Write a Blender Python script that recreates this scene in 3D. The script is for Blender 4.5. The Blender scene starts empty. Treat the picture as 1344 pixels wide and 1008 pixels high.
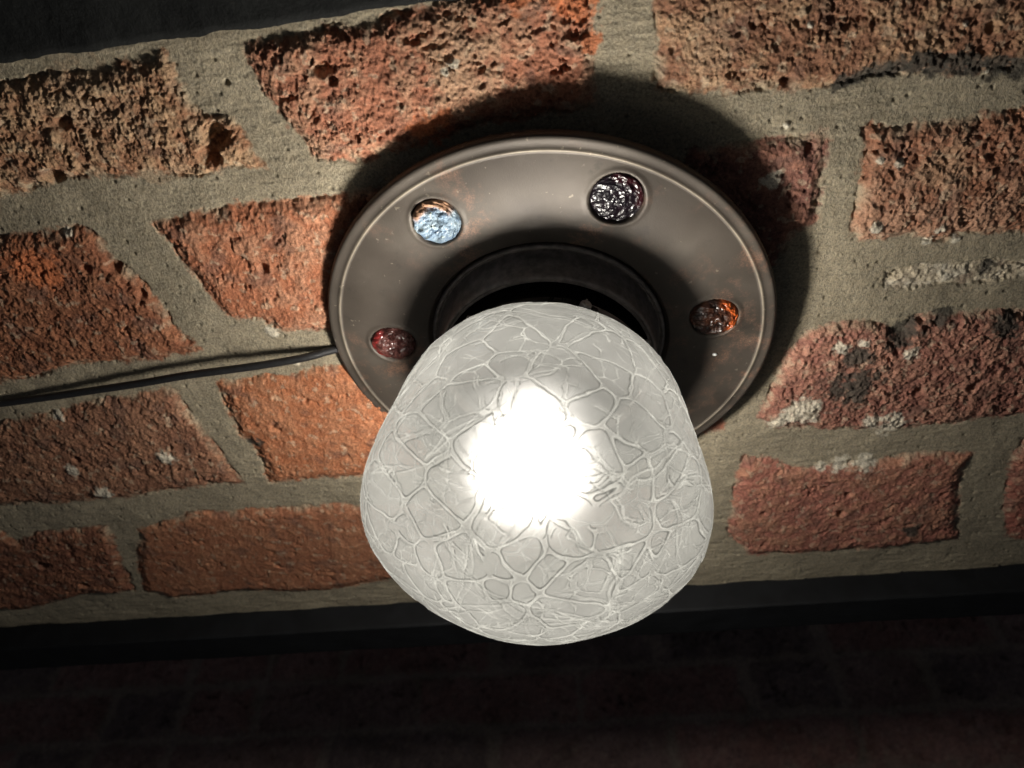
import bpy, bmesh, math
import numpy as np
from mathutils import Matrix, Vector
C = bpy.context.scene.collection
PI = math.pi

# ------------------------------------------------------------------ noise
def _h(ix, iy, s):
    n = (ix.astype(np.int64) * 374761393 + iy.astype(np.int64) * 668265263 + s * 974634777) & 0xFFFFFFFF
    n = ((n ^ (n >> 13)) * 1274126177) & 0xFFFFFFFF
    n = (n ^ (n >> 16)) & 0xFFFFFFFF
    n = (n * 2246822519) & 0xFFFFFFFF
    return ((n ^ (n >> 15)) & 0xFFFFFF) / float(0xFFFFFF)
def perlin(x, y, s=0):
    ix = np.floor(x); iy = np.floor(y); fx = x - ix; fy = y - iy
    u = fx * fx * fx * (fx * (fx * 6 - 15) + 10); v = fy * fy * fy * (fy * (fy * 6 - 15) + 10)
    def g(dx, dy):
        a = _h(ix + dx, iy + dy, s) * 2 * PI
        return np.cos(a) * (fx - dx) + np.sin(a) * (fy - dy)
    return ((g(0, 0) * (1 - u) + g(1, 0) * u) * (1 - v) + (g(0, 1) * (1 - u) + g(1, 1) * u) * v) * 1.5
def fbm(x, y, sc, o=4, s=0, gain=.5):
    t = np.zeros_like(x); a = 1.; f = sc; tot = 0
    for k in range(o):
        t += a * perlin(x * f + 17.3 * k, y * f - 9.1 * k, s + k); tot += a; a *= gain; f *= 2.03
    return t / tot
def ridged(x, y, sc, o=4, s=0):
    t = np.zeros_like(x); a = 1.; f = sc; tot = 0
    for k in range(o):
        t += a * (1 - 2 * np.abs(perlin(x * f + 5.3 * k, y * f + 3.7 * k, s + k))); tot += a; a *= .55; f *= 2.1
    return t / tot
def cell(x, y, s=0):
    ix = np.floor(x); iy = np.floor(y); best = np.full_like(x, 9.); idv = np.zeros_like(x)
    for dx in (-1, 0, 1):
        for dy in (-1, 0, 1):
            px = ix + dx + _h(ix + dx, iy + dy, s); py = iy + dy + _h(ix + dx, iy + dy, s + 7)
            d = np.hypot(px - x, py - y); m = d < best
            best = np.where(m, d, best); idv = np.where(m, _h(ix + dx, iy + dy, s + 13), idv)
    return best, idv
def ss(a, b, x):
    t = np.clip((x - a) / (b - a), 0, 1); return t * t * (3 - 2 * t)
def sdf_poly(x, y, poly):
    """signed distance, positive inside"""
    p = np.array(poly); q = np.roll(p, -1, axis=0)
    d = np.full_like(x, 1e9); ins = np.zeros(x.shape, bool)
    for (ax, ay), (bx, by) in zip(p, q):
        ex, ey = bx - ax, by - ay
        t = np.clip(((x - ax) * ex + (y - ay) * ey) / (ex * ex + ey * ey), 0, 1)
        d = np.minimum(d, np.hypot(x - ax - t * ex, y - ay - t * ey))
        c = ((ay <= y) & (by > y)) | ((by <= y) & (ay > y))
        with np.errstate(divide='ignore', invalid='ignore'):
            ins ^= c & (x < ax + (y - ay) * ex / (ey if ey else 1e-12))
    return np.where(ins, d, -d)

# ------------------------------------------------------------------ helpers
def link(name, me, mat=None, parent=None, smooth=True):
    o = bpy.data.objects.new(name, me); C.objects.link(o)
    if mat:
        me.materials.append(mat)
    if parent: o.parent = parent
    if smooth: me.polygons.foreach_set('use_smooth', [True] * len(me.polygons))
    return o
def tag(o, label=None, cat=None, group=None, kind=None):
    if label: o['label'] = label
    if cat: o['category'] = cat
    if group: o['group'] = group
    if kind: o['kind'] = kind
    return o
def grid_mesh(name, P, flip=False, wrap=False):
    """P: (n,m,3) array"""
    n, m, _ = P.shape
    me = bpy.data.meshes.new(name)
    idx = np.arange(n * m).reshape(n, m)
    if wrap: idx = np.concatenate([idx, idx[:, :1]], axis=1)
    a, b, c, d = idx[:-1, :-1], idx[:-1, 1:], idx[1:, 1:], idx[1:, :-1]
    q = np.stack([a, b, c, d] if not flip else [a, d, c, b], axis=-1).reshape(-1, 4)
    me.vertices.add(n * m); me.vertices.foreach_set('co', P.reshape(-1).astype(np.float32))
    me.loops.add(q.size); me.loops.foreach_set('vertex_index', q.reshape(-1).astype(np.int32))
    me.polygons.add(len(q)); me.polygons.foreach_set('loop_start', (np.arange(len(q)) * 4).astype(np.int32))
    me.update(calc_edges=True)
    return me
def set_col(me, col, name='Col'):
    at = me.color_attributes.new(name, 'FLOAT_COLOR', 'POINT')
    c = np.ones((len(me.vertices), 4), np.float32); c[:, :3] = col.reshape(-1, 3)
    at.data.foreach_set('color', c.reshape(-1))
def lathe(name, prof, n=160, disp=None):
    """prof list of (r, z); disp(r, ang, k) -> dz array"""
    r = np.array([p[0] for p in prof]); z = np.array([p[1] for p in prof])
    a = np.linspace(0, 2 * PI, n, endpoint=False)
    Rr, A = np.meshgrid(r, a, indexing='ij'); Z = np.repeat(z[:, None], n, axis=1)
    X, Y = Rr * np.cos(A), Rr * np.sin(A)
    if disp is not None: Z = Z + disp(X, Y)
    return grid_mesh(name, np.stack([X, Y, Z], -1), wrap=True)
def tube(name, pts, rad, n=10):
    P = [Vector(p) for p in pts]
    rows = []
    for i, p in enumerate(P):
        t = (P[min(i + 1, len(P) - 1)] - P[max(i - 1, 0)]).normalized()
        s = t.cross(Vector((0, 0, 1))).normalized(); u = s.cross(t)
        rows.append([p + (s * math.cos(k * 2 * PI / n) + u * math.sin(k * 2 * PI / n)) * rad for k in range(n)])
    return grid_mesh(name, np.array(rows), wrap=True)
def spline(pts, k=12):
    out = []; P = [Vector(p) for p in pts]
    for i in range(len(P) - 1):
        p0, p1, p2, p3 = P[max(i - 1, 0)], P[i], P[i + 1], P[min(i + 2, len(P) - 1)]
        for j in range(k):
            t = j / k
            out.append(.5 * ((2 * p1) + (p2 - p0) * t + (2 * p0 - 5 * p1 + 4 * p2 - p3) * t * t + (3 * p1 - p0 - 3 * p2 + p3) * t ** 3))
    out.append(P[-1]); return out

class NT:
    def __init__(s, name):
        s.m = bpy.data.materials.new(name); s.m.use_nodes = True; s.t = s.m.node_tree; s.t.nodes.clear()
        s.out = s.t.nodes.new('ShaderNodeOutputMaterial')
    def n(s, typ, **kw):
        nd = s.t.nodes.new(typ)
        for k, v in kw.items():
            if k.startswith('i_'):
                key = k[2:]; key = int(key) if key.isdigit() else key.replace('_', ' ')
                s.set(nd.inputs[key], v)
            else: setattr(nd, k, v)
        return nd
    def set(s, sock, v):
        if isinstance(v, bpy.types.NodeSocket): s.t.links.new(v, sock)
        elif isinstance(v, bpy.types.Node): s.t.links.new(v.outputs[0], sock)
        else:
            if isinstance(v, (tuple, list)) and len(v) == 3 and sock.type == 'RGBA': v = (*v, 1)
            sock.default_value = v
    def math(s, op, a, b=0., c=0., clamp=False):
        nd = s.t.nodes.new('ShaderNodeMath'); nd.operation = op; nd.use_clamp = clamp
        for i, v in enumerate((a, b, c)): s.set(nd.inputs[i], v)
        return nd.outputs[0]
    def mr(s, v, a, b, c=0., d=1., smooth=False):
        nd = s.n('ShaderNodeMapRange')
        if smooth: nd.interpolation_type = 'SMOOTHSTEP'
        for i, x in enumerate((v, a, b, c, d)): s.set(nd.inputs[i], x)
        return nd.outputs[0]
    def mix(s, f, a, b, mode='MIX'):
        nd = s.n('ShaderNodeMix', data_type='RGBA', blend_type=mode)
        s.set(nd.inputs[0], f); s.set(nd.inputs[6], a); s.set(nd.inputs[7], b); return nd.outputs[2]
    def noise(s, vec, scale, detail=3, rough=.5, **kw):
        nd = s.n('ShaderNodeTexNoise'); s.set(nd.inputs['Vector'], vec)
        nd.inputs['Scale'].default_value = scale; nd.inputs['Detail'].default_value = detail; nd.inputs['Roughness'].default_value = rough
        return nd
    def done(s, surf):
        s.t.links.new(surf.outputs[0] if isinstance(surf, bpy.types.Node) else surf, s.out.inputs[0]); return s.m

# ------------------------------------------------------------------ materials
def mat_masonry(name, sc=1., dust=1.):
    t = NT(name); tc = t.n('ShaderNodeTexCoord').outputs['Object']
    col = t.n('ShaderNodeAttribute', attribute_name='Col').outputs['Color']
    n1 = t.noise(tc, 900 * sc, 4, .7); n2 = t.noise(tc, 260 * sc, 4, .6); n3 = t.noise(tc, 2200 * sc, 2, .6)
    c = t.mix(t.mr(n1.outputs[0], .35, .68), t.mix(1, col, (.55, .55, .56), 'MULTIPLY'), t.mix(1, col, (1.4, 1.37, 1.3), 'MULTIPLY'))
    c = t.mix(t.mr(n2.outputs[0], .4, .7, 0, .45), c, t.mix(1, col, (1.3, 1.22, 1.1), 'MULTIPLY'))
    b = t.n('ShaderNodeBump', i_Strength=.7, i_Distance=.0009, i_Height=t.math('ADD', n1.outputs[0], t.math('MULTIPLY', n3.outputs[0], .5)))
    p = t.n('ShaderNodeBsdfPrincipled', i_Roughness=.9, i_Normal=b)
    t.set(p.inputs['Base Color'], c); p.inputs['Specular IOR Level'].default_value = .25
    return t.done(p)
M_wall = mat_masonry('masonry')
M_back = mat_masonry('back_masonry', .35)  # far wall: muted brick colours pulled toward one brown, coarser grain

def mat_beam():
    t = NT('dark_paint'); tc = t.n('ShaderNodeTexCoord').outputs['Object']
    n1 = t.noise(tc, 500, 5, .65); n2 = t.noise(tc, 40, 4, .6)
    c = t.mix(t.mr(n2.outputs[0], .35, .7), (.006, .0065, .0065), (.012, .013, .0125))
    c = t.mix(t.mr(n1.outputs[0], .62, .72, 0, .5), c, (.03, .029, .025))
    b = t.n('ShaderNodeBump', i_Strength=.6, i_Distance=.0008, i_Height=n1)
    p = t.n('ShaderNodeBsdfPrincipled', i_Roughness=.85, i_Normal=b); t.set(p.inputs['Base Color'], c)
    p.inputs['Specular IOR Level'].default_value = .2
    return t.done(p)
M_beam = mat_beam()

def mat_bronze():
    t = NT('aged_bronze'); tc = t.n('ShaderNodeTexCoord').outputs['Object']
    n1 = t.noise(tc, 22, 4, .55); n2 = t.noise(tc, 70, 6, .72); n3 = t.noise(tc, 1400, 3, .6); n4 = t.noise(tc, 45, 5, .6)
    # worn coppery patches
    w = t.math('MULTIPLY', t.mr(n2.outputs[0], .52, .66), t.mr(t.noise(tc, 16, 2, .5).outputs[0],   .44, .58))
    w = t.math('MULTIPLY', w, t.mr(n3.outputs[0], .4, .6, .25, 1))
    c = t.mix(t.mr(n1.outputs[0], .3, .7), (.052, .042, .034), (.092, .077, .063))
    c = t.mix(t.mr(n4.outputs[0], .55, .75, 0, .35), c, (.13, .115, .095))
    c = t.mix(t.math('MULTIPLY', w, .8), c, (.27, .15, .10))
    c = t.mix(t.mr(t.noise(tc, 130, 5, .7).outputs[0], .60, .68, 0, .3), c, (.03, .026, .024))
    c = t.mix(t.mr(t.noise(tc, 330, 2, .5).outputs[0], .70, .74, 0, .6), c, (.24, .21, .16))
    ln = t.n('ShaderNodeVectorMath', operation='LENGTH'); t.set(ln.inputs[0], t.n('ShaderNodeVectorMath', operation='MULTIPLY', i_0=tc, i_1=(1, 1, 0)).outputs[0])
    bead = t.math('SUBTRACT', 1., t.mr(t.math('ABSOLUTE', t.math('SUBTRACT', ln.outputs['Value'], .0944)), .0003, .0008, 0, 1, True))
    c = t.mix(t.math('MULTIPLY', bead, t.mr(n4.outputs[0], .3, .6, .05, .38)), c, (.42, .36, .27))
    b = t.n('ShaderNodeBump', i_Strength=.35, i_Distance=.0006, i_Height=t.math('ADD', n4.outputs[0], t.math('MULTIPLY', n3.outputs[0], .25)))
    p = t.n('ShaderNodeBsdfPrincipled', i_Metallic=.30, i_Normal=b); t.set(p.inputs['Base Color'], c)
    t.set(p.inputs['Roughness'], t.mr(n4.outputs[0], .3, .7, .50, .64))
    return t.done(p)
M_bronze = mat_bronze()

def mat_simple(name, col, rough, metal=0., bump=0., scale=400, spec=.5, var=.3):
    t = NT(name); tc = t.n('ShaderNodeTexCoord').outputs['Object']; n = t.noise(tc, scale, 4, .6)
    c = t.mix(t.mr(n.outputs[0], .35, .65), tuple(x * (1 - var) for x in col), tuple(x * (1 + var) for x in col))
    p = t.n('ShaderNodeBsdfPrincipled', i_Roughness=rough, i_Metallic=metal); t.set(p.inputs['Base Color'], c)
    p.inputs['Specular IOR Level'].default_value = spec
    if bump:
        b = t.n('ShaderNodeBump', i_Strength=.5, i_Distance=bump, i_Height=n); t.set(p.inputs['Normal'], b.outputs[0])
    return t.done(p)
M_black = mat_simple('black_metal', (.19, .165, .15), .5, .2, .0002, 300)
M_screw = mat_simple('bright_steel', (.5, .5, .5), .35, .9)
M_deep = mat_simple('darkened_interior', (.003, .003, .003), .95, 0, 0, 300, .0)  # near-black colour stands in for shade inside the gallery and on the holder
M_cable = mat_simple('cable_rubber', (.012, .012, .013), .55)
M_socket = mat_simple('socket_plastic', (.05, .05, .047), .5)
M_speck = mat_simple('white_speck', (.8, .8, .78), .4)

def mat_gem(name, c1, c2, edge, edge_amt, trans, rough=.12, fleck=None, bm_=.22, spec=.5):
    t = NT(name); tc = t.n('ShaderNodeTexCoord').outputs['Object']
    v = t.n('ShaderNodeTexVoronoi', feature='F1'); t.set(v.inputs['Vector'], tc); v.inputs['Scale'].default_value = 260
    n = t.noise(tc, 200, 3, .5)
    c = t.mix(t.mr(n.outputs[0], .38, .62), c1, c2)
    if fleck: c = t.mix(t.mr(t.noise(tc, 520, 3, .6).outputs[0], .58, .66), c, fleck)
    at = t.n('ShaderNodeAttribute', attribute_name='Col').outputs['Fac']
    c = t.mix(t.math('MULTIPLY', at, edge_amt), c, edge)
    b = t.n('ShaderNodeBump', i_Strength=bm_, i_Distance=.0008, i_Height=t.math('ADD', v.outputs['Distance'], t.math('MULTIPLY', n.outputs[0], .35)))
    p = t.n('ShaderNodeBsdfPrincipled', i_Roughness=rough + .12, i_Normal=b); t.set(p.inputs['Base Color'], c)
    p.inputs['Transmission Weight'].default_value = trans; p.inputs['Coat Weight'].default_value = .0; p.inputs['Coat Roughness'].default_value = .06
    p.inputs['Specular IOR Level'].default_value = spec
    return t.done(p)

def mat_crackle():
    t = NT('crackle_glass'); tc = t.n('ShaderNodeTexCoord').outputs['Object']
    sp_ = t.n('ShaderNodeSeparateColor', i_0=t.n('ShaderNodeAttribute', attribute_name='Col').outputs['Color']); lips, dark = sp_.outputs[0], sp_.outputs[1]
    lw0 = t.n('ShaderNodeLayerWeight', i_Blend=.5); steep = t.math('POWER', t.math('SUBTRACT', 1., lw0.outputs['Facing']), 1.3)
    keep = t.math('MULTIPLY', t.math('SUBTRACT', 1., t.math('MULTIPLY', dark, 2.), clamp=True), t.math('SUBTRACT', 1., t.math('MULTIPLY', lips, .75)))
    fine = t.noise(tc, 420, 4, .6)
    bump = t.n('ShaderNodeBump', i_Strength=.25, i_Distance=.0003, i_Height=fine)
    def grey(v, tint=(1, 1, 1)):
        cc = t.n('ShaderNodeCombineColor')
        for q in range(3): t.set(cc.inputs[q], t.math('MULTIPLY', v, tint[q]))
        return cc
    frost = t.mr(t.noise(tc, 95, 4, .6).outputs[0], .3, .7, .85, 1.15)
    tr = t.n('ShaderNodeBsdfTransparent'); t.set(tr.inputs['Color'], grey(t.math('MULTIPLY', GLASS['clear'], keep)))
    rf = t.n('ShaderNodeBsdfRefraction', distribution='GGX', i_Roughness=.45, i_IOR=1.12, i_Normal=bump); t.set(rf.inputs['Color'], grey(t.math('MULTIPLY', t.math('MULTIPLY', steep, GLASS['halo']), keep)))
    dw = grey(t.math('MULTIPLY', t.math('MULTIPLY', frost, GLASS['diff']), t.math('MULTIPLY', t.math('SUBTRACT', 1., t.math('MULTIPLY', dark, .36)), t.math('ADD', 1., t.math('MULTIPLY', lips, GLASS['lip'])))), (.985, 1., .96))
    tl = t.n('ShaderNodeBsdfTranslucent', i_Normal=bump); t.set(tl.inputs['Color'], dw)
    df = t.n('ShaderNodeBsdfDiffuse', i_Normal=bump); t.set(df.inputs['Color'], dw)
    gl = t.n('ShaderNodeBsdfGlossy', i_Roughness=.22, i_Normal=bump)
    rf2 = t.n('ShaderNodeBsdfRefraction', distribution='GGX', i_Roughness=.72, i_IOR=1.15, i_Normal=bump); t.set(rf2.inputs['Color'], grey(t.math('MULTIPLY', t.math('MULTIPLY', steep, GLASS['glow']), t.math('ADD', t.math('MULTIPLY', keep, .8), .2))))
    rf = t.n('ShaderNodeAddShader', i_0=rf, i_1=rf2)
    a = t.n('ShaderNodeAddShader', i_0=t.n('ShaderNodeAddShader', i_0=tr, i_1=rf), i_1=t.n('ShaderNodeAddShader', i_0=tl, i_1=df))
    lw = t.n('ShaderNodeLayerWeight', i_Blend=.5, i_Normal=bump)
    f = t.n('ShaderNodeMixShader', i_1=a, i_2=gl); front = t.math('SUBTRACT', 1., t.n('ShaderNodeNewGeometry').outputs['Backfacing'])
    t.set(f.inputs[0], t.math('MULTIPLY', front, t.math('ADD', .025, t.math('MULTIPLY', t.math('POWER', lw.outputs['Facing'], 4.), .25))))
    return t.done(f)
GLASS = dict(diff=.0050, lip=2.8, clear=.30, halo=.030, glow=.014)
M_glass = mat_crackle()
t = NT('glass_inside'); M_inside = t.done(t.n('ShaderNodeMixShader', i_0=.003, i_1=t.n('ShaderNodeBsdfTransparent', i_Color=(.97, .97, .97)), i_2=t.n('ShaderNodeBsdfDiffuse', i_Color=(.7, .72, .7))))

t = NT('lit_bulb'); M_bulb = t.done(t.n('ShaderNodeEmission', i_Color=(1., .945, .85), i_Strength=1120.))

# ------------------------------------------------------------------ brick soffit
H = 2.2
EN = np.array([.18726, .98231]); EE = np.array([EN[1], -EN[0]])
V0, V1 = .0700, .4337
BR = {
'A':[(-.3232,.1455),(-.1876,.1143),(-.1606,.1085),(-.1342,.1027),(-.1211,.0992),(-.1183,.1113),(-.1134,.121),(-.102,.1218),(-.0945,.1382),(-.0935,.1413),(-.1278,.1468),(-.1648,.1493),(-.2059,.1621),(-.345,.1949)],
'B':[(-.0944,.0949),(-.086,.0931),(-.0503,.0844),(-.0289,.0782),(.0071,.0664),(.0245,.0653),(.0293,.0884),(.0339,.1086),(-.0063,.1186),(-.0357,.1296),(-.0538,.1355),(-.0735,.1378),(-.077,.1292),(-.089,.1122),(-.0928,.1014)],
'C':[(.0475,.0616),(.0495,.072),(.0509,.087),(.0546,.1013),(.0825,.1004),(.114,.0975),(.1314,.0909),(.1585,.0892),(.1842,.0849),(.3173,.0571),(.3007,.0288)],
'D':[(-.3626,.2127),(-.2129,.1805),(-.1785,.1734),(-.1711,.1751),(-.1665,.1868),(-.1544,.204),(-.1461,.2272),(-.1386,.2392),(-.1652,.2463),(-.2037,.2524),(-.2465,.268),(-.4056,.3059)],
'E':[(-.1455,.1686),(-.1187,.1615),(-.0959,.1565),(-.0705,.1524),(-.0299,.144),(-.017,.205),(-.0739,.2199),(-.0822,.2214),(-.0986,.2243),(-.1065,.2182),(-.1229,.2175),(-.1324,.1963),(-.1401,.1793)],
'F':[(.0711,.1242),(.1081,.1153),(.1234,.1125),(.1272,.1317),(.1314,.1519),(.1232,.1568),(.1199,.1732),(.1033,.1802),(.0785,.1591)],
'G':[(.1349,.1094),(.1441,.1103),(.1543,.1067),(.1762,.1032),(.1928,.0993),(.3313,.0712),(.3617,.1218),(.2189,.1497),(.1957,.1512),(.185,.1563),(.171,.1543),(.1518,.1593),(.1468,.1545),(.1401,.1276)],
'H':[(.1668,.1728),(.1802,.1683),(.226,.1633),(.2299,.1708),(.2008,.1768),(.1718,.1812)],
'I':[(-.4189,.3348),(-.2576,.2968),(-.2217,.2842),(-.1979,.275),(-.1608,.2634),(-.157,.2652),(-.1541,.2793),(-.1449,.3042),(-.1361,.3353),(-.1636,.34),(-.2008,.3508),(-.2364,.359),(-.2841,.3661),(-.4533,.4096)],
'J':[(-.1358,.2581),(-.122,.2546),(-.0943,.2496),(-.0822,.2443),(-.0315,.2378),(-.0327,.316),(-.0699,.3245),(-.1015,.3294),(-.1205,.3341),(-.1239,.308),(-.1319,.2928)],
'K':[(.1465,.2032),(.172,.1988),(.1884,.2043),(.1884,.1964),(.2142,.1908),(.2389,.1882),(.384,.1589),(.4205,.2198),(.2563,.2545),(.2145,.2647),(.1786,.2684),(.1484,.2695),(.1378,.2631),(.1387,.2201)],
'L':[(-.4623,.4291),(-.293,.3892),(-.2849,.4007),(-.2733,.3914),(-.2248,.3795),(-.2251,.4015),(-.2274,.4502),(-.2628,.4567),(-.3068,.4788),(-.328,.4805),(-.5073,.5267)],
'M':[(-.2066,.3825),(-.1728,.3639),(-.132,.3573),(-.0832,.3494),(-.0678,.3503),(-.0156,.3409),(-.0148,.4167),(-.0631,.4248),(-.105,.4404),(-.1592,.4447),(-.2023,.4563),(-.2208,.4497),(-.2189,.422)],
'N':[(.1373,.2911),(.1539,.2953),(.1734,.2976),(.2033,.2917),(.2324,.2811),(.2584,.281),(.2601,.3011),(.2831,.3543),(.247,.3639),(.2036,.3727),(.1633,.379),(.1446,.3554),(.1386,.3159)],
'O':[(.2783,.2679),(.2786,.2807),(.2926,.3162),(.3091,.3493),(.3222,.3513),(.4859,.321),(.4337,.2351)],
'P':[(.0063,.3378),(.1124,.3179),(.1219,.3737),(.0093,.4064)],
'Q':[(-.0024,.1419),(.0575,.1314),(.0719,.1926),(.0004,.2038)],
'R':[(-.0131,.2327),(.1003,.2109),(.123,.2736),(-.0118,.307)]}
# colour one, colour two, roughness of the face, height above the mortar in mm
BC = {
'A':((.27,.135,.075),(.40,.255,.15),1.7,2.2),'B':((.30,.12,.07),(.37,.20,.125),1.45,2.4),'C':((.23,.11,.065),(.36,.22,.13),1.3,2.0),
'D':((.22,.082,.042),(.29,.12,.062),1.15,2.2),'E':((.33,.12,.06),(.36,.17,.10),.95,2.0),'F':((.19,.085,.065),(.28,.13,.09),1.1,1.8),
'G':((.27,.12,.07),(.36,.20,.13),1.4,2.0),'H':((.42,.36,.27),(.5,.46,.38),1.0,.6),'I':((.22,.10,.06),(.30,.15,.09),.95,2.0),
'J':((.35,.125,.055),(.38,.16,.08),.75,2.0),'K':((.24,.10,.075),(.34,.17,.12),1.5,2.4),'L':((.19,.075,.045),(.26,.11,.06),1.0,2.2),
'M':((.29,.115,.06),(.34,.15,.08),.6,2.0),'N':((.30,.115,.085),(.36,.17,.11),1.0,2.2),'O':((.30,.10,.075),(.34,.16,.11),1.1,2.2),
'P':((.3,.12,.08),(.36,.17,.1),.8,2.),'Q':((.3,.12,.08),(.36,.17,.1),.8,2.),'R':((.3,.12,.08),(.36,.17,.1),.8,2.)}
WHITE = [[.1574,.2547,.01],[.1482,.2635,.0062],[.205,.261,.0085],[.1947,.2601,.0054],[.1907,.2938,.0066],[.2023,.2911,.0057],[.181,.2964,.0033],[.1812,.1493,.0025],[.1799,.1559,.0025],[.1908,.1548,.0022],[.1549,.1504,.0025],[.1538,.1229,.0021],[.1456,.1218,.0015],[.1714,.0873,.0014],[-.222,.2875,.0032],[-.1733,.3141,.005],[-.1811,.1765,.0023],[.172,.2095,.0032],[.1624,.2129,.0036],[.1959,.2147,.0043],[-.103,.2251,.0036],[.1063,.1113,.0017],[.1067,.133,.0042],[-.2283,.3293,.0039],[-.2169,.348,.0062],[.2519,.2131,.0032],[.1557,.0715,.001],[.1035,.0755,.0011],[-.0945,.2423,.0022],[-.0190,.0955,.002],[-.0220,.0990,.0015]]
BLACK = [[.1768,.2378,.0134],[.1718,.2187,.0072],[.1879,.2039,.0088],[.202,.195,.0062],[.2098,.1671,.0046],[.2311,.1965,.0076],[.1208,.0941,.0039],[.127,.0917,.0038],[.133,.0892,.0044],[.1394,.0877,.0044],[.1458,.0862,.0049],[.1526,.0858,.0054],[.1593,.0854,.0054],[.1663,.0855,.0054],[.1734,.0856,.0054],[.1828,.0849,.0054],[.1931,.0832,.0054],[-.1223,.3002,.0041],[.2505,.3472,.0071]]
TAN = [[-.1271,.1435,.0067],[-.1401,.1477,.0056],[-.1172,.1257,.0047],[-.0182,.094,.0164],[.0711,.0857,.0094],[-.1557,.1194,.0173],[.173,.1222,.0118]]
ORANGE = [[-.0290,.1215,.007],[-.0230,.1165,.005],[.0220,.0725,.009],[.0285,.0865,.004],[-.0005,.0665,.010],[-.2010,.1950,.012]]
PIT = [[-.1097,.1289,.0056],[-.1138,.1372,.0051],[-.0661,.1011,.0036],[-.1648,.1258,.0023],[-.1668,.1274,.0029],[-.1787,.1502,.0043],[-.1025,.1089,.0014],[-.1008,.1882,.0027],[-.1665,.1927,.0034],[-.1584,.2063,.0028],[-.0629,.105,.002],[.1012,.0945,.0028],[.0576,.0866,.0014],[.1655,.0721,.0026],[.1243,.0735,.0013],[.1177,.1196,.0023],[-.1783,.1935,.0024],[.2557,.3123,.0021],[.2044,.333,.0031],[.2029,.3163,.0025],[.1608,.3364,.0022],[.2093,.238,.003],[.2342,.2337,.003],[-.2231,.3196,.0025],[-.2774,.4233,.004],[-.2571,.4429,.0036]]

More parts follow.
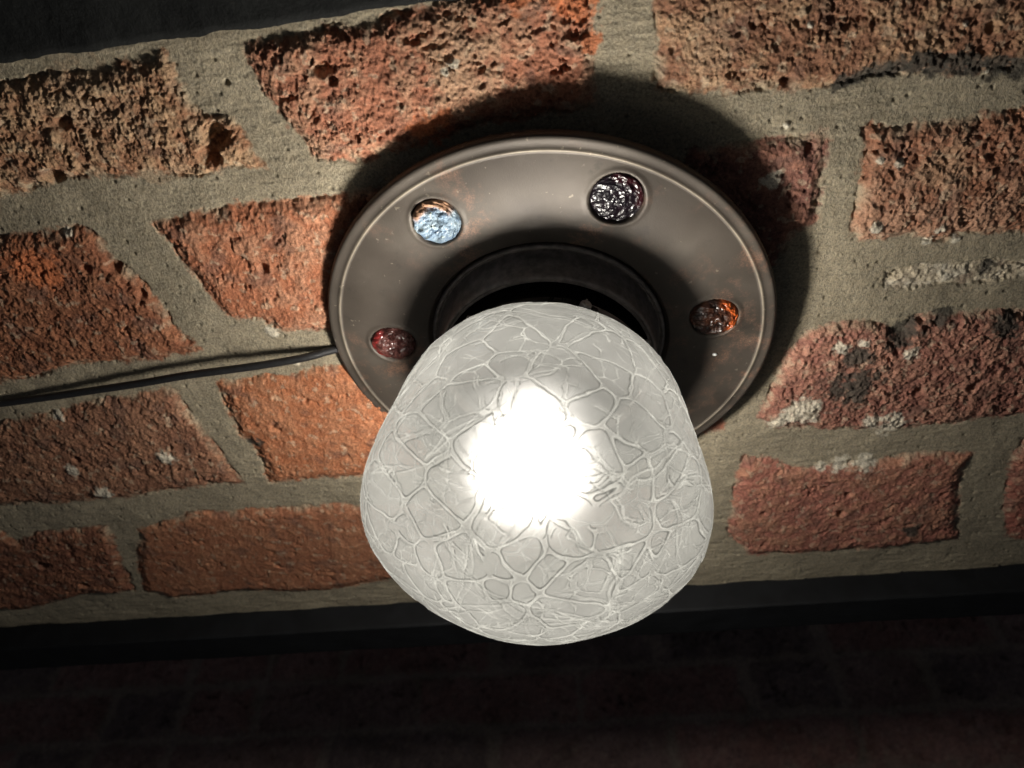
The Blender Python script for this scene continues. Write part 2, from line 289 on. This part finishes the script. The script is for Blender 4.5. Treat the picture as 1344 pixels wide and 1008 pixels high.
def masonry(U, V, X, Y, bricks, cols, s0=0, sc=1.):
    """returns height (metres towards the viewer) and colour; X,Y plane coordinates"""
    mort = np.array([.280, .245, .178])
    tr = fbm(X, Y, 28 * sc, 4, s0 + 3)
    pr = ridged(X, Y, 160 * sc, 4, s0 + 60)
    sand = fbm(X, Y, 700 * sc, 3, s0 + 90, .7)
    hm = (.0014 * tr + .00025 * fbm(X, Y, 120 * sc, 3, s0 + 11) + .00022 * sand + .0005 * np.minimum(0, fbm(X, Y, 230, 2, s0 + 15) + .22)) / sc
    Cm = mort * (1 + .22 * fbm(X, Y, 24 * sc, 4, s0 + 21)[..., None] + .14 * sand[..., None])
    Cm = Cm + (ss(.1, .5, fbm(X, Y, 15 * sc, 3, s0 + 23)) * .5)[..., None] * (np.array([.235, .205, .15]) - Cm)
    pc, pid = cell(X * 330 * sc, Y * 330 * sc, s0 + 71)
    ph = np.where(pid > .945, ss(.34, .14, pc), 0); hm = hm - .0007 * ph / sc
    Cm = Cm * (1 - .25 * ph[..., None])
    dr_ = fbm(U * 1., V * 6., 60 * sc, 3, s0 + 81); hm = hm + .00035 * dr_ / sc; Cm = Cm * (1 + .18 * dr_[..., None])
    h = hm.copy(); col = Cm.copy(); inb = np.zeros(X.shape)
    wx = (.0038 * fbm(X, Y, 70 * sc, 5, s0 + 31, .68) + .0012 * fbm(X, Y, 420 * sc, 2, s0 + 35)) / sc; wy = (.0038 * fbm(X, Y, 70 * sc, 5, s0 + 41, .68) + .0012 * fbm(X, Y, 420 * sc, 2, s0 + 45)) / sc
    for i, (k, poly) in enumerate(bricks.items()):
        p = np.array(poly); mg = .008 / sc
        m = (X > p[:, 0].min() - mg) & (X < p[:, 0].max() + mg) & (Y > p[:, 1].min() - mg) & (Y < p[:, 1].max() + mg)
        if not m.any(): continue
        x, y = X[m], Y[m]; c1, c2, rg, hh = cols[k]
        d = sdf_poly(x + wx[m], y + wy[m], poly) * sc
        big = fbm(x, y, 30 * sc, 3, s0 + 100 + i * 9); med = fbm(x, y, 120 * sc, 4, s0 + 101 + i * 9, .6); rd = ridged(x, y, 210 * sc, 4, s0 + 102 + i * 9)
        fine = fbm(x, y, 620 * sc, 3, s0 + 104 + i * 9, .65)
        f = ss(-.0008, .0026, d + .0009 * med)
        cd, cid = cell(x * 260 * sc + 2.5 * med, y * 260 * sc + 2.5 * fine, s0 + i)
        crumb = (.5 - cd) * (.4 + cid)
        cd2, cid2 = cell(x * 105 * sc + 2 * med, y * 105 * sc + 2 * big, s0 + 50 + i)
        pits = np.where(cid2 > .66, ss(.42, .12, cd2 + .15 * rd) * (cid2 - .5) * 2, 0)
        hb = hh * .001 + rg * .001 * (.9 * big + 1.0 * med + .5 * rd + .95 * crumb + .55 * fine - 1.8 * pits)
        # rounded, broken arrises with an undercut where the pointing stops
        hb -= .0020 * ss(.0070, 0, d) * (1 + .8 * med)
        crev = np.exp(-((d - .0002) / .00055) ** 2) * ss(-.05, .3, fbm(x, y, 60 * sc, 3, s0 + 105 + i)) * .0016
        hn = (1 - f) * h[m] + f * np.maximum(hb / sc, hm[m] - .003 / sc) - crev / sc
        h[m] = hn
        c = np.array(c1) + ss(-.25, .35, med + .6 * big)[..., None] * (np.array(c2) - np.array(c1))
        c = c * (1 + .35 * fine[..., None]) * (1 + .25 * (crumb[..., None]))
        c = c + (ss(.12, .4, fbm(x, y, 70 * sc, 4, s0 + 106 + i)) * .5)[..., None] * (np.array([.13, .075, .06]) - c)
        c = c + (ss(.27, .36, fbm(x, y, 190 * sc, 3, s0 + 107 + i)) * .4)[..., None] * (np.array([.48, .40, .29]) - c)
        # cement haze left near the joints
        c = c + (ss(.006, .0, d) * ss(-.1, .4, fbm(x, y, 90 * sc, 3, s0 + 108 + i)) * .75)[..., None] * (np.array([.36, .31, .22]) - c)
        fc = ss(-.0013, .0013, d + .0022 * fbm(x, y, 330 * sc, 3, s0 + 109 + i))
        col[m] = col[m] * (1 - fc[..., None]) + c * fc[..., None]; inb[m] = np.maximum(inb[m], fc)
    return h, col, inb
def blobs(col, X, Y, lst, target, amt, s):
    w = fbm(X, Y, 260, 4, s, .65) * .9 + fbm(X, Y, 90, 2, s + 5) * .5
    for (bx, by, br) in lst:
        m = (np.abs(X - bx) < br * 2.2) & (np.abs(Y - by) < br * 2.2)
        d = np.hypot(X[m] - bx, Y[m] - by) / br + w[m] * 1.1
        f = ss(1.1, .6, d) * amt
        col[m] = col[m] + f[..., None] * (np.array(target) * (1 + .3 * w[m][..., None]) - col[m])

nu, nv = 1500, 660
u0a, u1a, u0b, u1b = -.36, .32, -.62, .40
vv = V0 - .012 + (V1 + .004 - V0 + .012) * (np.linspace(0, 1, nv) ** 1.12)
tt = (vv - V0) / (V1 - V0)
UU = (u0a + (u0b - u0a) * tt)[:, None] + ((u1a - u0a) + ((u1b - u0b) - (u1a - u0a)) * tt)[:, None] * np.linspace(0, 1, nu)[None, :]
VV = np.repeat(vv[:, None], nu, axis=1)
X = UU * EE[0] + VV * EN[0]; Y = UU * EE[1] + VV * EN[1]
h, col, inb = masonry(UU, VV, X, Y, BR, BC)
blobs(col, X, Y, TAN, (.40, .28, .18), .45, 501)
blobs(col, X, Y, ORANGE, (.50, .15, .055), .85, 511)
blobs(col, X, Y, BLACK, (.055, .05, .042), .92, 521)
blobs(col, X, Y, WHITE, (.56, .52, .43), .9, 531)
for bx, by, br in PIT:
    m = (np.abs(X - bx) < br * 2) & (np.abs(Y - by) < br * 2)
    d = np.hypot(X[m] - bx, Y[m] - by) / br + .35 * fbm(X[m], Y[m], 250, 3, 77)
    h[m] -= ss(1.05, .55, d) * min(.010, br * 1.3)
for bx, by, br in WHITE:
    m = (np.abs(X - bx) < br * 2) & (np.abs(Y - by) < br * 2)
    d = np.hypot(X[m] - bx, Y[m] - by) / br + .6 * fbm(X[m], Y[m], 250, 3, 78)
    h[m] += ss(1.1, .4, d) * .0008
me = grid_mesh('brick_lintel', np.stack([X, Y, H - h], -1), flip=True)
lum = col.mean(-1, keepdims=True)
set_col(me, np.clip(col * .92 + lum * .08 * np.array([1.08, 1., .9]), .01, .8))
wall = link('brick_wall', me, M_wall)
wall.location.z = -.0025
tag(wall, 'lamplit orange brick wall face with rough crumbling bricks and grey mortar, behind the lamp', 'wall', kind='thing')

# ------------------------------------------------------------------ beams either side
def beam(name, va, vb, za, zb, ua, ub, rough, wob, seed, n=400, mat=M_beam):
    """box along the soffit with an uneven surface: section ring swept along u"""
    sec = []
    def seg(a, b, k):
        for i in range(k): sec.append((a[0] + (b[0] - a[0]) * i / k, a[1] + (b[1] - a[1]) * i / k))
    k = 30
    seg((va, zb), (va, za), k); seg((va, za), (vb, za), k * 2); seg((vb, za), (vb, zb), k); seg((vb, zb), (va, zb), 4)
    S = np.array(sec); cv, cz = (va + vb) / 2, (za + zb) / 2
    arc = np.r_[0, np.cumsum(np.hypot(*np.diff(S, axis=0).T))]
    us = np.linspace(ua, ub, n); P = np.zeros((n, len(S), 3))
    for j, (v, z) in enumerate(S):
        aa = np.full(n, arc[j])
        dn = rough * fbm(us, aa, 90, 5, seed, .6) + wob * fbm(us, aa * 0, 9, 2, seed + 9)
        v_ = v + dn * (1 if v > cv else -1) * (abs(v - cv) > .45 * (vb - va))
        z_ = z - dn * (1 if z < cz else 0)
        P[:, j, 0] = us * EE[0] + v_ * EN[0]; P[:, j, 1] = us * EE[1] + v_ * EN[1]; P[:, j, 2] = z_
    me = grid_mesh(name, P, flip=True, wrap=True)
    bm = bmesh.new(); bm.from_mesh(me)
    for e in (0, n - 1):
        bm.verts.ensure_lookup_table(); bm.faces.new([bm.verts[e * len(S) + j] for j in range(len(S))])
    bmesh.ops.recalc_face_normals(bm, faces=bm.faces); bm.to_mesh(me); bm.free()
    return link(name, me, mat)
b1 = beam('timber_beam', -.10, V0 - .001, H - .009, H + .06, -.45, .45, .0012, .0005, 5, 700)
tag(b1, 'rough black painted beam crossing the top left corner above the bricks', 'beam', kind='thing')
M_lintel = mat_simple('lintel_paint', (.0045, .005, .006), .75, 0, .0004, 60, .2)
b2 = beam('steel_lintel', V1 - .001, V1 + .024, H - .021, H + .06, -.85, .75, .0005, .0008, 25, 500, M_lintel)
tag(b2, 'smooth dark painted lintel along the lower edge of the lit bricks', 'lintel', kind='thing')

# ------------------------------------------------------------------ dark wall further back
VB = 1.0
bk = {}; bcol = {}
rng = np.random.RandomState(4)
row = 0; z = 1.92
while z < 2.95:
    off = (.19 - .2) + (0 if row % 2 else .1125); u = -1.5 + (off % .225)
    while u < 1.1:
        L = .215 + rng.uniform(-.012, .006)
        if rng.rand() < .25:
            segs = [(u, u + .101), (u + .113, u + .214)]
        else: segs = [(u, u + L)]
        for a, b in segs:
            k = 'b%d_%d' % (row, len(bk)); j = lambda: rng.uniform(-.003, .003)
            bk[k] = [(a + j(), z + j()), (b + j(), z + j()), (b + j(), z + .064 + j()), (a + j(), z + .064 + j())]
            tp = rng.rand(); base = np.array([.26, .10, .075]) if tp < .55 else (np.array([.16, .085, .07]) if tp < .8 else np.array([.05, .042, .04]))
            bcol[k] = (tuple(base), tuple(base * 1.3), rng.uniform(1.5, 2.8), 2.5)
        u += .2265
    z += .0755; row += 1
nu2, nz2 = 900, 380
Ub, Zb = np.meshgrid(np.linspace(-1.5, 1.1, nu2), np.linspace(1.9, 2.95, nz2))
hb, cb, _ = masonry(Ub, Zb, Ub, Zb, bk, bcol, 900, .45)
Vb = VB - hb
Pb = np.stack([Ub * EE[0] + Vb * EN[0], Ub * EE[1] + Vb * EN[1], Zb], -1)
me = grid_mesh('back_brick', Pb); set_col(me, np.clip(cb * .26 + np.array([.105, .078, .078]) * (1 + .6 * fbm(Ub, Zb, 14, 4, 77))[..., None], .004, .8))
bw = link('distant_brick_wall', me, M_back)
tag(bw, 'dim brick wall in deep shadow beyond the lintel at the bottom', 'wall', kind='thing')

# ------------------------------------------------------------------ lamp
lamp = bpy.data.objects.new('ceiling_lamp', None); C.objects.link(lamp); lamp.empty_display_size = .05
tag(lamp, 'lit lamp with crackled glass shade on round bronze plate set with rough stones', 'lamp')
Rm = Matrix(((.999263, .002678, .038294), (0, .997564, -.069756), (-.038388, .069705, .996829)))
lamp.matrix_world = Matrix.Translation((.02519, .21366, 2.189)) @ Rm.to_4x4()
bpy.context.view_layer.update()

GEMS = [  # x, y, rx, ry, proud, kind
 (-.0496, -.0602, .0098, .0100, .0050, 'opal'), (.0195, -.0768, .0104, .0104, .0022, 'black'),
 (.0697, -.0232, .0102, .0098, .0050, 'amber'), (-.0705, .0075, .0102, .0098, .0048, 'red'), (.010, .0750, .0110, .0105, .005, 'brown')]
def plate_disp(Xp, Yp):
    dz = np.zeros_like(Xp)
    for gx, gy, rx, ry, pr, k in GEMS:
        d = np.hypot((Xp - gx) / rx, (Yp - gy) / ry)
        dz += .0042 * ss(1.03, .93, d) - .0004 * np.exp(-((d - 1.12) / .09) ** 2)
    dz += .00022 * fbm(Xp, Yp, 18, 3, 7)
    return dz
def smooth_prof(pts, k=6):
    return [(p.x, p.z) for p in spline([(a, 0, b) for a, b in pts], k)]
pr = [(.0960, .0050), (.0985, .0049), (.0996, .0044), (.1000, .0034), (.1002, .0018), (.0998, .0002), (.0988, -.0006), (.0970, -.0007), (.0960, -.0008), (.0953, -.0010),
      (.0949, -.0012), (.0944, -.0014), (.0939, -.0012), (.0936, -.0010), (.0932, -.0009)]
pts = smooth_prof(pr, 3)
face = []
for i in range(1, 91):
    r = .0932 + (.0545 - .0932) * i / 90
    s = i / 90
    face.append((r, -.0009 - .0020 * math.sin(s * PI) - .0008 * s))
pts += face
pts += [(.0541, -.0010), (.0536, -.0002), (.0530, .0010), (.0524, .0022), (.0517, .0026), (.050, .0028), (.03, .0028), (.012, .0028)]
plate = link('back_plate', lathe('back_plate', pts, 640, plate_disp), M_bronze, lamp)
# shroud from the plate back to the bricks (hidden mounting cup)
cup = link('mounting_cup', lathe('mounting_cup', smooth_prof([(.048, .0030), (.050, .006), (.050, .008), (.046, .0098), (.010, .0100)], 4), 64), M_black, lamp)
# gallery : ring, stepped collar and cup holding the glass neck
gp = [(.0500, .0030), (.0522, .0015), (.0524, -.0004), (.0518, -.0012), (.0511, -.0011), (.0506, -.0004), (.0500, .0004), (.0494, -.0010), (.0489, -.0060), (.0482, -.0110),
      (.0480, -.0138), (.0478, -.0152), (.0472, -.0160), (.0464, -.0158), (.0460, -.0150), (.0452, -.0153), (.0446, -.0175), (.0442, -.0230), (.0441, -.0330), (.0446, -.0352),
      (.0452, -.0362), (.0450, -.0372), (.0440, -.0374), (.0432, -.0366), (.0430, -.0300), (.0428, -.0120), (.0100, -.0100)]
gal = link('gallery', lathe('gallery', smooth_prof(gp, 4), 256), M_black, lamp); gal.data.materials.append(M_deep)
g0 = 19 * 4 * 256; mi = np.zeros(len(gal.data.polygons), np.int32); mi[g0:] = 1; gal.data.polygons.foreach_set('material_index', mi)
def screw(ang, z, r):
    bm = bmesh.new()
    bmesh.ops.create_cone(bm, cap_ends=True, segments=24, radius1=.0026, radius2=.0022, depth=.005)
    top = [f for f in bm.faces if f.normal.z > .9]
    bmesh.ops.bevel(bm, geom=[e for f in top for e in f.edges], offset=.0005, segments=2, affect='EDGES')
    slot = bmesh.ops.create_cube(bm, size=1)['verts']
    bmesh.ops.scale(bm, vec=(.0040, .0007, .0006), verts=slot); bmesh.ops.translate(bm, vec=(0, 0, .00255), verts=slot)
    me = bpy.data.meshes.new('screw'); bm.to_mesh(me); bm.free()
    o = link('screw', me, M_screw, gal, False)
    a = math.radians(ang)
    o.matrix_local = Matrix.Translation((r * math.cos(a), r * math.sin(a), z)) @ Matrix.Rotation(a, 4, 'Z') @ Matrix.Rotation(PI / 2, 4, 'Y')
    return o
screw(-76, -.0285, .0452); screw(-33, -.0265, .0452)
for a in (44, 164, -136): screw(a, -.0285, .0452)

# stones
def stone(gx, gy, rx, ry, proud, mat, seed, edge_dir):
    bm = bmesh.new(); bmesh.ops.create_icosphere(bm, subdivisions=5, radius=1.)
    vs = np.array([v.co[:] for v in bm.verts]); lay = []
    n1 = fbm(vs[:, 0] * 1.3 + vs[:, 2], vs[:, 1] * 1.3 + seed, 1.6, 3, seed); cd, cid = cell(vs[:, 0] * 1.7 + seed, vs[:, 1] * 1.7 + vs[:, 2], seed)
    n2 = fbm(vs[:, 0] + vs[:, 2] * .7, vs[:, 1] - vs[:, 2] * .4, 3.6, 3, seed + 3)
    rr = 1 + .04 * n1 + .03 * n2
    for i, v in enumerate(bm.verts):
        x, y, zz = vs[i]
        v.co.x = x * rx * .985 * rr[i]; v.co.y = y * ry * .985 * rr[i]
        top = max(0., -zz)
        facet = (cid[i] - .5) * .30 - cd[i] * .55
        v.co.z = (zz * .0035 if zz > 0 else -(top ** .55) * proud * (1 + .45 * facet + .35 * n2[i] + .3 * n1[i])) + .0030
    me = bpy.data.meshes.new('stone'); bm.to_mesh(me); bm.free()
    e = np.hypot(vs[:, 0], vs[:, 1]); a = vs[:, 0] * edge_dir[0] + vs[:, 1] * edge_dir[1]
    m = ss(.62, .85, e + .12 * n2) * ss(.25, .7, a / np.maximum(e, .01))
    set_col(me, np.repeat(m[:, None], 3, 1))
    o = link('stone', me, mat, lamp, False); o.location = (gx, gy, -.003 - .0010)
    return o
GM = {'opal': mat_gem('opal_stone', (.13, .19, .27), (.20, .26, .31), (.46, .24, .12), .85, .0, .30, (.30, .36, .34), .12, .4),
      'black': mat_gem('black_stone', (.004, .003, .005), (.010, .006, .009), (.035, .004, .006), .6, .0, .14, None, .14, .3),
      'amber': mat_gem('amber_stone', (.018, .010, .008), (.09, .035, .02), (.50, .10, .02), 1., .0, .18),  # orange edge colour imitates lamplight coming through the stone
      'red': mat_gem('red_stone', (.035, .012, .010), (.10, .04, .035), (.22, .02, .02), .8, .0, .13),
      'brown': mat_gem('brown_stone', (.06, .03, .02), (.12, .06, .05), (.2, .05, .03), .6, .1, .15)}
ED = {'opal': (-.35, -1), 'black': (.8, -.8), 'amber': (1, -.35), 'red': (-1, .1), 'brown': (0, 1)}
GL = {'opal': 'pale blue opal-like stone with orange edge', 'black': 'glossy black stone with deep red tint', 'amber': 'dark brown stone with orange edge coloured like light passing through',
      'red': 'reddish brown translucent stone'}
for i, (gx, gy, rx, ry, prd, k) in enumerate(GEMS):
    o = stone(gx, gy, rx, ry, prd, GM[k], 11 + i * 5, Vector(ED[k]).normalized())
    o.rotation_euler.z = 0
    if k in GL: o['label'] = GL[k]
bm = bmesh.new(); bmesh.ops.create_uvsphere(bm, u_segments=12, v_segments=8, radius=.0009); bmesh.ops.scale(bm, vec=(1.2, 1, .5), verts=bm.verts)
me = bpy.data.meshes.new('white_spot'); bm.to_mesh(me); bm.free()
sp = link('white_spot', me, M_speck, lamp); sp.location = (.0752, -.0022, -.0036)  # small raised white dot on the plate beside the amber stone

# shade
ax = Vector((-.0326, -.1122, -1)).normalized()
q = Vector((0, 0, -1)).rotation_difference(ax).to_matrix().to_4x4()
SP = [(0.0,.14461),(.00547,.14429),(.01086,.14337),(.01613,.14198),(.02126,.14023),(.02623,.13813),(.03097,.13562),(.0355,.13281),(.03986,.1298),(.04417,.12665),(.04868,.12337),(.05281,.11983),(.05624,.11609),(.05905,.1121),(.06023,.10644),(.06037,.10055),(.05996,.09496),(.05943,.08979),(.05877,.08488),(.05812,.08025),(.05762,.07584),(.05719,.07158),(.05663,.0674),(.05604,.06328),(.05537,.05918),(.05438,.05516),(.05284,.05132),(.0508,.04772),(.0484,.04438),(.0457,.0413),(.0432,.0385),(.0418,.0355),(.0414,.030),(.0413,.020)]
outer = smooth_prof([(a, -b) for a, b in SP], 5); outer[0] = (.00002, outer[0][1])
# resample the outline evenly and cover it with the crackle relief
O = np.array(outer); L_ = np.r_[0, np.cumsum(np.hypot(*np.diff(O, axis=0).T))]
NA, NP = 1200, 640
sl = np.linspace(0, L_[-1], NP); Or = np.interp(sl, L_, O[:, 0]); Oz = np.interp(sl, L_, O[:, 1])
dr, dz_ = np.gradient(Or), np.gradient(Oz); nl = np.hypot(dr, dz_); nr, nz = -dz_ / nl, dr / nl   # candidates for the outward normal
if nr[NP // 2] < 0: nr, nz = -nr, -nz
ang = np.linspace(0, 2 * PI, NA, endpoint=False); ca, sa = np.cos(ang), np.sin(ang)
BP = np.stack([Or[:, None] * ca, Or[:, None] * sa, np.repeat(Oz[:, None], NA, 1)], -1).reshape(-1, 3)
rs = np.random.RandomState(12)
def surf_pts(n, mind, mask=None):
    out = []; w_ = Or / Or.sum(); tries = 0
    while len(out) < n and tries < 60000:
        tries += 1
        i = rs.choice(NP, p=w_); a_ = rs.uniform(0, 2 * PI); p = np.array([Or[i] * math.cos(a_), Or[i] * math.sin(a_), Oz[i]])
        dmin = mind * rs.uniform(.5, 1.3) * (.62 if p[2] < -.118 else 1.12)
        if out and np.min(np.linalg.norm(np.array(out) - p, axis=1)) < dmin: continue
        out.append(p)
    return np.array(out)
def n3(P, sc, s, o=3):
    return (fbm(P[:, 0] + .6 * P[:, 2], P[:, 1] - .5 * P[:, 2], sc, o, s) + fbm(P[:, 2] - .4 * P[:, 0], P[:, 0] + .7 * P[:, 1], sc, o, s + 50)) * .7
W = np.stack([n3(BP, 45, 3), n3(BP, 45, 33), n3(BP, 45, 63)], -1)
W2 = np.stack([n3(BP, 150, 5), n3(BP, 150, 35), n3(BP, 150, 65)], -1)
def edge_dist(P, seeds, k, wamp=0.):
    """smoothed distance to the borders of the cells; rounded corners; also the pair hash of the nearest border"""
    w2 = rs.uniform(-1, 1, len(seeds)) * wamp
    out = np.zeros(len(P)); hs = np.zeros(len(P))
    for c0 in range(0, len(P), 60000):
        p = P[c0:c0 + 60000]
        d2 = ((p ** 2).sum(1)[:, None] - 2 * p @ seeds.T + (seeds ** 2).sum(1)[None]) - w2[None]
        idx = np.argpartition(d2, 6, axis=1)[:, :6]; dd = np.take_along_axis(d2, idx, 1); o = np.argsort(dd, 1); idx = np.take_along_axis(idx, o, 1); dd = np.take_along_axis(dd, o, 1)
        s1 = seeds[idx[:, 0]]; e = []
        for j in range(1, 6):
            e.append((dd[:, j] - dd[:, 0]) / (2 * np.linalg.norm(seeds[idx[:, j]] - s1, axis=1) + 1e-9))
        e = np.array(e); jm = e.argmin(0); em = e.min(0)
        out[c0:c0 + 60000] = em - np.log(np.exp(-(e - em) * k).sum(0)) / k
        pj = idx[np.arange(len(p)), jm + 1]; lo = np.minimum(idx[:, 0], pj); hi = np.maximum(idx[:, 0], pj)
        hs[c0:c0 + 60000] = _h(lo, hi, 5)
    return out, hs
S1 = surf_pts(185, .0150); S2 = surf_pts(480, .0080); S3 = surf_pts(1000, .0050)
P1 = BP + W * .0030 + W2 * .0005
e1, h1 = edge_dist(P1, S1, 1700, .00006)
e2, h2 = edge_dist(P1 + W2 * .0004, S2, 2200, .00002)
e3, h3 = edge_dist(BP + W * .003 + W2 * .0007, S3, 5000)
gs = lambda x, w: np.exp(-(x / w) ** 2)
vary = .55 + .45 * ss(-.2, .3, n3(BP, 170, 201))          # cracks fade in and out along their length
w1 = .00015 + .0009 * ss(-.15, .4, n3(BP, 60, 91)) * (.25 + .75 * h1)
k1 = (h1 > .06) * 1.
B1 = (1 - ss(w1, w1 + .0004, e1)) * k1; R1 = gs(e1 - w1 - .00005, .00015) * k1; G1 = gs(e1 - w1 - .00040, .00016) * k1
m2 = ss(-.25, -.1, n3(BP, 38, 121)) * (h2 > .34); w2_ = .0005 * (h2 > .72)
B2 = (1 - ss(w2_, w2_ + .0003, e2)) * m2; R2 = gs(e2 - w2_, .00013) * m2; G2 = gs(e2 - w2_ - .00030, .00012) * m2
m3 = ss(-.08, .02, n3(BP, 42, 151)) * (h3 > .3)
B3 = (1 - ss(0, .00025, e3)) * m3; R3 = gs(e3, .00016) * m3; G3 = gs(e3 - .0003, .00013) * m3
# long bundles of drawn-out cracks
B4 = np.zeros(len(BP)); R4 = np.zeros(len(BP)); G4 = np.zeros(len(BP))
for i in range(40):
    c_ = BP[rs.randint(len(BP))]; t_ = rs.normal(size=3); t_[2] *= .35; nrm = np.cross(t_, c_ - np.array([0, 0, -.08])); nrm /= np.linalg.norm(nrm)
    q_ = BP - c_ + W * .006 + W2 * .0008; dist = q_ @ nrm; far = np.linalg.norm(BP - c_, axis=1) * rs.uniform(.8, 2.2); m4 = ss(.028, .020, far)
    for off in (0, rs.uniform(.0010, .0035)):
        dd_ = np.abs(dist - off * ss(.028, .0, far))
        B4 = np.maximum(B4, (1 - ss(0, .0003, dd_)) * m4); R4 = np.maximum(R4, gs(dd_, .00018) * m4); G4 = np.maximum(G4, gs(dist - off * ss(.028, .0, far) - .0004, .00015) * m4)
pil = 1 - np.exp(-np.maximum(e1, 0) / .0025)
hgt = .00034 * np.maximum.reduce([B1, B2 * .7, B3 * .5, B4 * .55]) + .00016 * pil + .00012 * n3(BP, 120, 181)
lip = np.maximum.reduce([R1, R2 * .9, R3 * .75, R4 * .8]) * vary
drk = np.maximum.reduce([G1, G2 * .85, G3 * .6, G4 * .75]) * (1 - .6 * lip) * (1.2 - .5 * vary)
hg = hgt.reshape(NP, NA); fade = ss(.0, .004, sl[-1] - sl)[:, None]; hg = hg * fade
Ro = Or[:, None] + hg * nr[:, None]; Zo = Oz[:, None] + hg * nz[:, None]
Ro[0] = .00002
T_ = .0022
st = slice(NP - 1, None, -6); Ri = np.maximum(.00002, (Or - nr * T_)[st]); Zi = (Oz - nz * T_)[st]
Rall = np.concatenate([Ro, np.repeat(Ri[:, None], NA, 1)]); Zall = np.concatenate([Zo, np.repeat(Zi[:, None], NA, 1)])
me = grid_mesh('lamp_shade', np.stack([Rall * ca, Rall * sa, Zall], -1), wrap=True)
lipc = np.zeros(((NP + len(Ri)) * NA, 3)); lipc[:NP * NA, 0] = np.clip(lip, 0, 1); lipc[:NP * NA, 1] = np.clip(drk, 0, 1)  # lips scatter more; green channel paints emboss shade on crack flanks
set_col(me, lipc)
nrm0 = me.polygons[NP // 2 * NA].normal; c0 = me.polygons[NP // 2 * NA].center
if nrm0.x * c0.x + nrm0.y * c0.y < 0: me.flip_normals()
shade = link('lamp_shade', me, M_glass, lamp); me.materials.append(M_inside)
mi = np.zeros(len(me.polygons), np.int32); mi[NP * NA:] = 1; me.polygons.foreach_set('material_index', mi)
shade.matrix_local = q
# bulb and its holder inside
bprof = [(.00002, -.1010), (.004, -.1007), (.008, -.0995), (.012, -.0968), (.0148, -.0925), (.0155, -.0875), (.0145, -.0820), (.0120, -.0770), (.0100, -.0735)]
bprof = [(a * .95 + .00001, -.0800 + (b + .0875) * .95) for a, b in bprof]
bulb = link('bulb', lathe('bulb', smooth_prof(bprof, 3), 32), M_bulb, lamp); bulb.matrix_local = Matrix.Translation((-.0025, 0, 0)) @ q
hold = link('bulb_holder', lathe('bulb_holder', smooth_prof([(.0092, -.0672), (.0100, -.0660), (.0105, -.055), (.0110, -.053), (.0110, -.030), (.0165, -.028), (.0165, -.0105)], 3), 48), M_deep, lamp); hold.matrix_local = Matrix.Translation((-.0015, 0, 0)) @ q

# cable
cp = [[-0.43,0.32,2.1955],[-0.3181,0.2949,2.1955],[-0.2659,0.2824,2.194],[-0.2486,0.278,2.1935],[-0.2228,0.271,2.1925],[-0.1975,0.2637,2.1915],[-0.1724,0.256,2.19],[-0.1441,0.2468,2.1885],[-0.1211,0.2409,2.188],[-0.1062,0.2375,2.1885],[-0.088,0.2337,2.1905],[-0.0739,0.2316,2.1954000000000002],[-0.0597,0.2299,2.1978],[-0.045,0.231,2.1985]]
cb_ = link('cable', tube('cable', spline(cp, 8), .0019, 12), M_cable)
tag(cb_, 'thin black cable running along the mortar joint to the left rim of the lamp plate', 'cable')

# ------------------------------------------------------------------ world, camera, view
w = bpy.data.worlds.new('World'); bpy.context.scene.world = w; w.use_nodes = True
bg = w.node_tree.nodes['Background']; bg.inputs[0].default_value = (.85, .90, 1., 1); bg.inputs[1].default_value = .036
cam = bpy.data.cameras.new('camera'); co = bpy.data.objects.new('camera', cam); C.objects.link(co)
th8 = .998172, -.053206, -.028665, -.05878, -.7444, -.665141, .014052, .66561, -.746167
Rc = Matrix((th8[0:3], th8[3:6], th8[6:9]))
co.matrix_world = Matrix.Translation((0, 0, 1.91766)) @ Rc.to_4x4()
cam.sensor_width = 36; cam.lens = 36 * 995.2 / 1344; cam.clip_start = .01; cam.clip_end = 50
cam.dof.use_dof = True; cam.dof.focus_distance = .31; cam.dof.aperture_fstop = 12
sc = bpy.context.scene; sc.camera = co
sc.view_settings.view_transform = 'Standard'; sc.view_settings.look = 'None'; sc.view_settings.exposure = 0; sc.view_settings.gamma = 1
sc.render.engine = 'CYCLES'
cy = sc.cycles
cy.use_denoising = True; cy.max_bounces = 12; cy.transmission_bounces = 8; cy.transparent_max_bounces = 12; cy.diffuse_bounces = 4; cy.glossy_bounces = 3
cy.sample_clamp_indirect = 8; cy.blur_glossy = .5; cy.caustics_refractive = True
